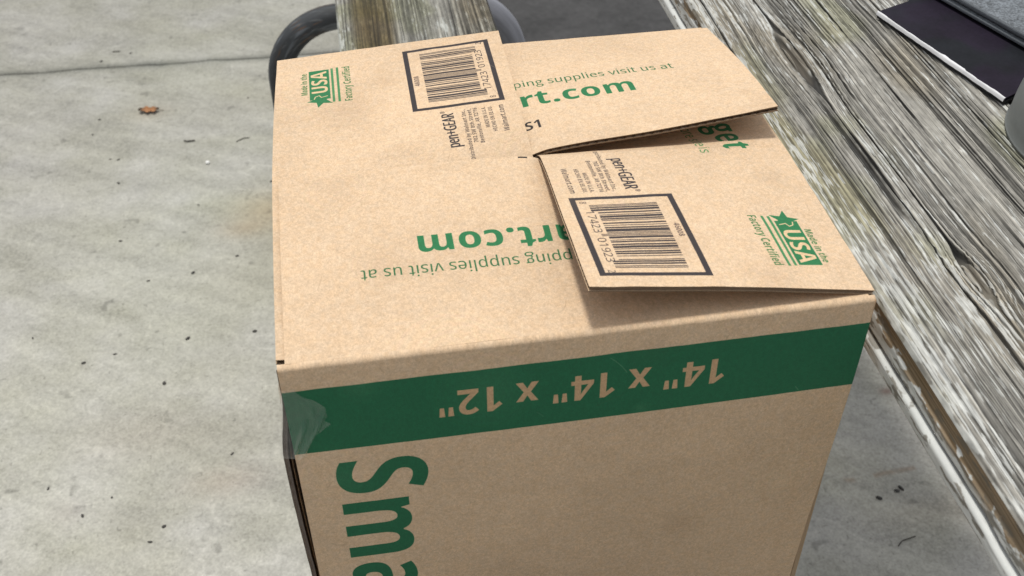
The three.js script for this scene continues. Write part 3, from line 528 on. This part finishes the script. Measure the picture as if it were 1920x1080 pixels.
// ---------------------------------------------------------------- things lying on the table
{
  const y = TOP + 0.0035;
  // torn black card: outline in metres
  const A = [0.356, -0.2165], Bq = [0.3935, -0.0560], C = [0.520, -0.118], D = [0.505, -0.30], E = [0.43, -0.285], G = [0.393, -0.2315];
  const card = thing('card_sheet', 'black sheet of card with torn white edge lying on the grey table', 'card', [0.43, y, -0.16]);
  const lx = (p) => [p[0] - 0.43, p[1] + 0.16];
  const sh = new THREE.Shape(); const N = 46; seed(5);
  const torn = [];
  for (let i = 0; i <= N; i++) { const t = i / N; const nx = (Bq[1] - A[1]), nz = -(Bq[0] - A[0]), L = Math.hypot(nx, nz); const d = 0.0009 * (fbm(t * 26, 3, 3, 600) - 0.5); torn.push([lerp(A[0], Bq[0], t) - nx / L * d, lerp(A[1], Bq[1], t) - nz / L * d]); }
  const ring = [...torn, C, D, E, G].map(lx);
  ring.forEach((p, i) => (i ? sh.lineTo(p[0], -p[1]) : sh.moveTo(p[0], -p[1])));
  const g = new THREE.ExtrudeGeometry(sh, { depth: 0.0022, bevelEnabled: false }); g.rotateX(-Math.PI / 2); g.translate(0, 0.0012, 0);
  const M_card = new THREE.MeshPhysicalMaterial({ roughness: 0.7, specularIntensity: 0.25, map: dataTex(512, 512, (i, j, o) => { const n = fbm(i / 60, j / 60, 3, 611), f = fbm(i / 6, j / 6, 3, 612), sp = hash2(i >> 1, j >> 1, 613) > 0.99993 ? 0.25 : 0; const pu = smooth(0.45, 0.7, fbm(i / 120 + 4, j / 120, 2, 614)); const l = 0.010 + 0.008 * (n - 0.5) + 0.004 * (f - 0.5) + sp; o[0] = l * lerp(0.95, 1.35, pu); o[1] = l * lerp(1.05, 0.95, pu); o[2] = l * lerp(1.4, 1.9, pu); }) });
  const posA = g.attributes.position, uvA = g.attributes.uv; for (let i = 0; i < posA.count; i++) uvA.setXY(i, posA.getX(i) / 0.2 + 0.5, posA.getZ(i) / 0.2 + 0.5);
  part('printed_face', g, M_card, card);
  const strip = gridGeo((u, v) => {
    const i = Math.min(N, Math.round(u * N)), p = lx(torn[i]); const nx = (Bq[1] - A[1]), nz = -(Bq[0] - A[0]), L = Math.hypot(nx, nz);
    const w = 0.0004 + 0.0011 * Math.pow(fbm(u * 17, 2, 3, 620), 2) * 1.6 + (vnoise(u * 9, 4, 621) > 0.72 ? 0.0014 : 0), d = [-0.0008, -0.0004, 0.4, 1][Math.round(v * 3)];
    const off = d < 0 ? d : d * w, yy = [0.0005, 0.0030, 0.0040, 0.0036][Math.round(v * 3)] + 0.0003 * vnoise(u * 60, v * 5, 622);
    return [p[0] + nx / L * off, yy, p[1] + nz / L * off];
  }, N, 3);
  part('torn_edge', strip, new THREE.MeshStandardMaterial({ color: new THREE.Color(0.72, 0.72, 0.74), roughness: 0.95, side: THREE.DoubleSide }), card, 'torn white paper edge of the black card');
  const under = new THREE.ExtrudeGeometry(sh, { depth: 0.003, bevelEnabled: false }); under.rotateX(-Math.PI / 2); under.translate(0.0004, -0.0025, 0.0004);
  part('gap_shade_layer', under, new THREE.MeshStandardMaterial({ color: new THREE.Color(0.012, 0.012, 0.013), roughness: 0.8 }), card);  // added black layer that paints the shadow gap under the raised card

  // speckled dark grey case on the card
  const cs = new RoundedBoxGeometry(0.16, 0.012, 0.15, 4, 0.005);
  const M_case = new THREE.MeshStandardMaterial({ roughness: 0.8, map: dataTex(512, 512, (i, j, o) => { const n = fbm(i / 5, j / 5, 3, 631), m = fbm(i / 40, j / 40, 2, 632); const l = 0.13 + 0.22 * (n - 0.5) + 0.08 * (m - 0.5); o[0] = l * 0.9; o[1] = l; o[2] = l * 1.12; }) });
  const c = thing('flat_case', 'dark grey speckled flat case lying on the black card at the top right', 'case', [0.508, TOP + 0.0085, -0.204], 0.287);
  const lower = cs.clone(); lower.scale(1, 0.5, 1); lower.translate(0, 0.003, 0); const lid = cs.clone(); lid.scale(0.995, 0.62, 0.995); lid.translate(0, 0.0098, 0);
  part('case_body', lower, M_case, c); part('case_lid', lid, M_case, c);

  // grey rounded bowl, upside down
  const prof = []; const R = 0.088, Hh = 0.085;
  for (let i = 0; i <= 24; i++) { const a = i / 24 * Math.PI / 2; prof.push(new THREE.Vector2(R * Math.pow(Math.cos(a), 0.55) + 0.0001, 0.004 + Hh * Math.pow(Math.sin(a), 0.9))); }
  prof.unshift(new THREE.Vector2(R - 0.003, 0.0), new THREE.Vector2(R + 0.0015, 0.0008), new THREE.Vector2(R + 0.0015, 0.0032));
  const bg = new THREE.LatheGeometry(prof, 64);
  const M_bowl = new THREE.MeshStandardMaterial({ roughness: 0.62, side: THREE.DoubleSide, map: dataTex(512, 256, (i, j, o) => { const n = fbm(i / 50, j / 30, 4, 641), f = fbm(i / 4, j / 4, 2, 642); const l = 0.19 + 0.09 * (n - 0.5) + 0.02 * (f - 0.5); o[0] = l * 0.96; o[1] = l * 1.02; o[2] = l * 0.99; }) });
  const b = thing('bowl', 'smooth grey upturned bowl at the right edge in front of the black card', 'bowl', [0.460, TOP, 0.012]);
  part('bowl_body', bg, M_bowl, b);
  const ring2 = new THREE.TorusGeometry(0.018, 0.002, 10, 40); ring2.rotateX(Math.PI / 2); ring2.translate(0, Hh + 0.004, 0); part('foot_ring', ring2, M_bowl, b);
}

// ---------------------------------------------------------------- litter on the concrete
{
  const M_leaf = new THREE.MeshStandardMaterial({ roughness: 0.9, side: THREE.DoubleSide, vertexColors: true });
  const leafGeo = gridGeo((u, v) => {
    const s = u * 2 - 1, w = 0.011 * Math.pow(Math.max(0, 1 - s * s), 0.6) * (1 + 0.3 * Math.sin(u * 19)) + 0.0006, t = (v * 2 - 1);
    return [s * 0.024, 0.0015 + 0.006 * Math.pow(Math.abs(t), 1.6) * (1 - 0.4 * s * s) + 0.004 * s * s + 0.001 * vnoise(u * 9, v * 6, 3), t * w + 0.003 * Math.sin(s * 2.2)];
  }, 24, 10);
  const col = []; for (let i = 0; i < leafGeo.attributes.position.count; i++) { const x = leafGeo.attributes.position.getX(i) / 0.024, n = vnoise(x * 5 + 9, i * 0.4, 8), e = smooth(0.35, 0.95, Math.abs(x - 0.05) + 0.3 * (n - 0.5)); col.push(lerp(0.34, 0.07, e), lerp(0.165, 0.055, e), lerp(0.075, 0.04, e)); }
  leafGeo.setAttribute('color', new THREE.Float32BufferAttribute(col, 3));
  const lf = thing('dead_leaf', 'small curled orange brown dead leaf on the bare concrete', 'leaf', [-0.537, 0, -1.378], 0.1);
  lf.scale.setScalar(0.85);
  part('leaf_blade', leafGeo, M_leaf, lf);
  const stem = new THREE.TubeGeometry(new THREE.CatmullRomCurve3([[0.022, 0.005, 0.002], [0.028, 0.003, 0.004], [0.034, 0.001, 0.003]].map((p) => new THREE.Vector3(...p))), 8, 0.0007, 6);
  part('leaf_stalk', stem, new THREE.MeshStandardMaterial({ color: new THREE.Color(0.06, 0.035, 0.02), roughness: 0.9 }), lf);

  const lump = (sx, sy, sz, sd) => { const g = new THREE.IcosahedronGeometry(1, 2); const m = mergeVertices((g.deleteAttribute('uv'), g.deleteAttribute('normal'), g)); const p = m.attributes.position; for (let i = 0; i < p.count; i++) { const k = 0.8 + 0.4 * vnoise(p.getX(i) * 1.7 + sd, p.getY(i) * 1.7 + p.getZ(i) * 2.3, sd); p.setXYZ(i, p.getX(i) * k * sx, p.getY(i) * k * sy + sy * 0.75, p.getZ(i) * k * sz); } m.computeVertexNormals(); return m; };
  const peb = solo('pebble', lump(0.0042, 0.0034, 0.0042, 3), new THREE.MeshStandardMaterial({ color: new THREE.Color(0.78, 0.78, 0.76), roughness: 0.6 }), 'tiny white pebble on the concrete left of the box', 'pebble');
  peb.position.set(-0.411, 0, -1.168);
  const M_twig = new THREE.MeshStandardMaterial({ color: new THREE.Color(0.055, 0.05, 0.042), roughness: 0.95 });
  const twig = (x, z, a, len, r, label) => { const P = [-1, -0.3, 0.3, 1].map((t, i) => new THREE.Vector3(t * len / 2, r + 0.0004 * i % 0.001, 0.12 * len * Math.sin(t * 2 + len * 400))); const t = solo('twig', new THREE.TubeGeometry(new THREE.CatmullRomCurve3(P), 12, r, 6), M_twig, label, 'twig'); t.position.set(x, 0, z); t.rotation.y = a; };
  twig(-0.450, -1.253, -0.25, 0.021, 0.0014, 'short dark twig on the concrete between the dead leaf and the tube leg');
  twig(-0.347, -1.241, 0.25, 0.026, 0.0009, 'thin brown twig on the concrete just left of the tube leg');
  twig(-0.630, -1.648, 0.2, 0.016, 0.0010, 'tiny forked twig beyond the joint in the concrete');
  twig(0.520, -0.131, 0.55, 0.03, 0.0007, 'hair-thin dark twig on the concrete under the table edge');
  const M_bit = new THREE.MeshStandardMaterial({ color: new THREE.Color(0.05, 0.047, 0.043), roughness: 0.9 });
  const bits = [lump(0.0030, 0.0012, 0.0017, 5), lump(0.0024, 0.0010, 0.0018, 9), lump(0.0034, 0.0011, 0.0014, 14)]; seed(77);
  const spots = [[-0.598, -1.636], [-0.658, -1.610], [-0.580, -1.210], [-0.572, -1.130], [-0.633, -1.364], [-0.422, -1.035], [-0.349, -0.874], [-0.421, -0.841], [-0.493, -0.832], [-0.420, -0.678], [-0.317, -0.677], [-0.529, -0.661], [-0.574, -0.649], [-0.449, -0.584], [-0.345, -0.427], [-0.590, -0.406], [-0.503, -0.376], [-0.446, -0.293], [-0.538, -0.351], [-0.596, -1.215], [-0.34, -1.40], [-0.292, -1.088], [-0.64, -1.31], [-0.66, -0.72], [-0.55, -0.95], [-0.43, -0.315]];
  spots.forEach(([x, z], i) => { const big = [1, 7, 9, 10, 13].includes(i) ? 1.45 : 0.75 + 0.5 * rnd(); const m = solo('plant_litter', bits[i % 3], M_bit, 'tiny black bit of plant litter on the open concrete left of the box', 'litter', 'black bits of litter on the concrete left of the box'); m.position.set(x, 0, z); m.scale.setScalar(big); m.rotation.y = rnd() * 6.28; });
  [[0.514, -0.202], [0.543, -0.210], [0.55, -0.213], [0.479, -1.689], [0.515, -1.691]].forEach(([x, z], i) => { const m = solo('plant_litter', bits[i % 3], M_bit, i < 3 ? 'dark bit of litter on the shaded concrete between box and table edge' : 'dark bit of litter at the added dark sheet behind the box', 'litter', i < 3 ? 'dark bits on the concrete right of the box' : 'dark bits on the concrete behind the box'); m.position.set(x, 0, z); m.scale.setScalar(i < 3 ? 1.5 : 1.9); m.rotation.y = rnd() * 6.28; });
}

renderer.render(scene, camera);
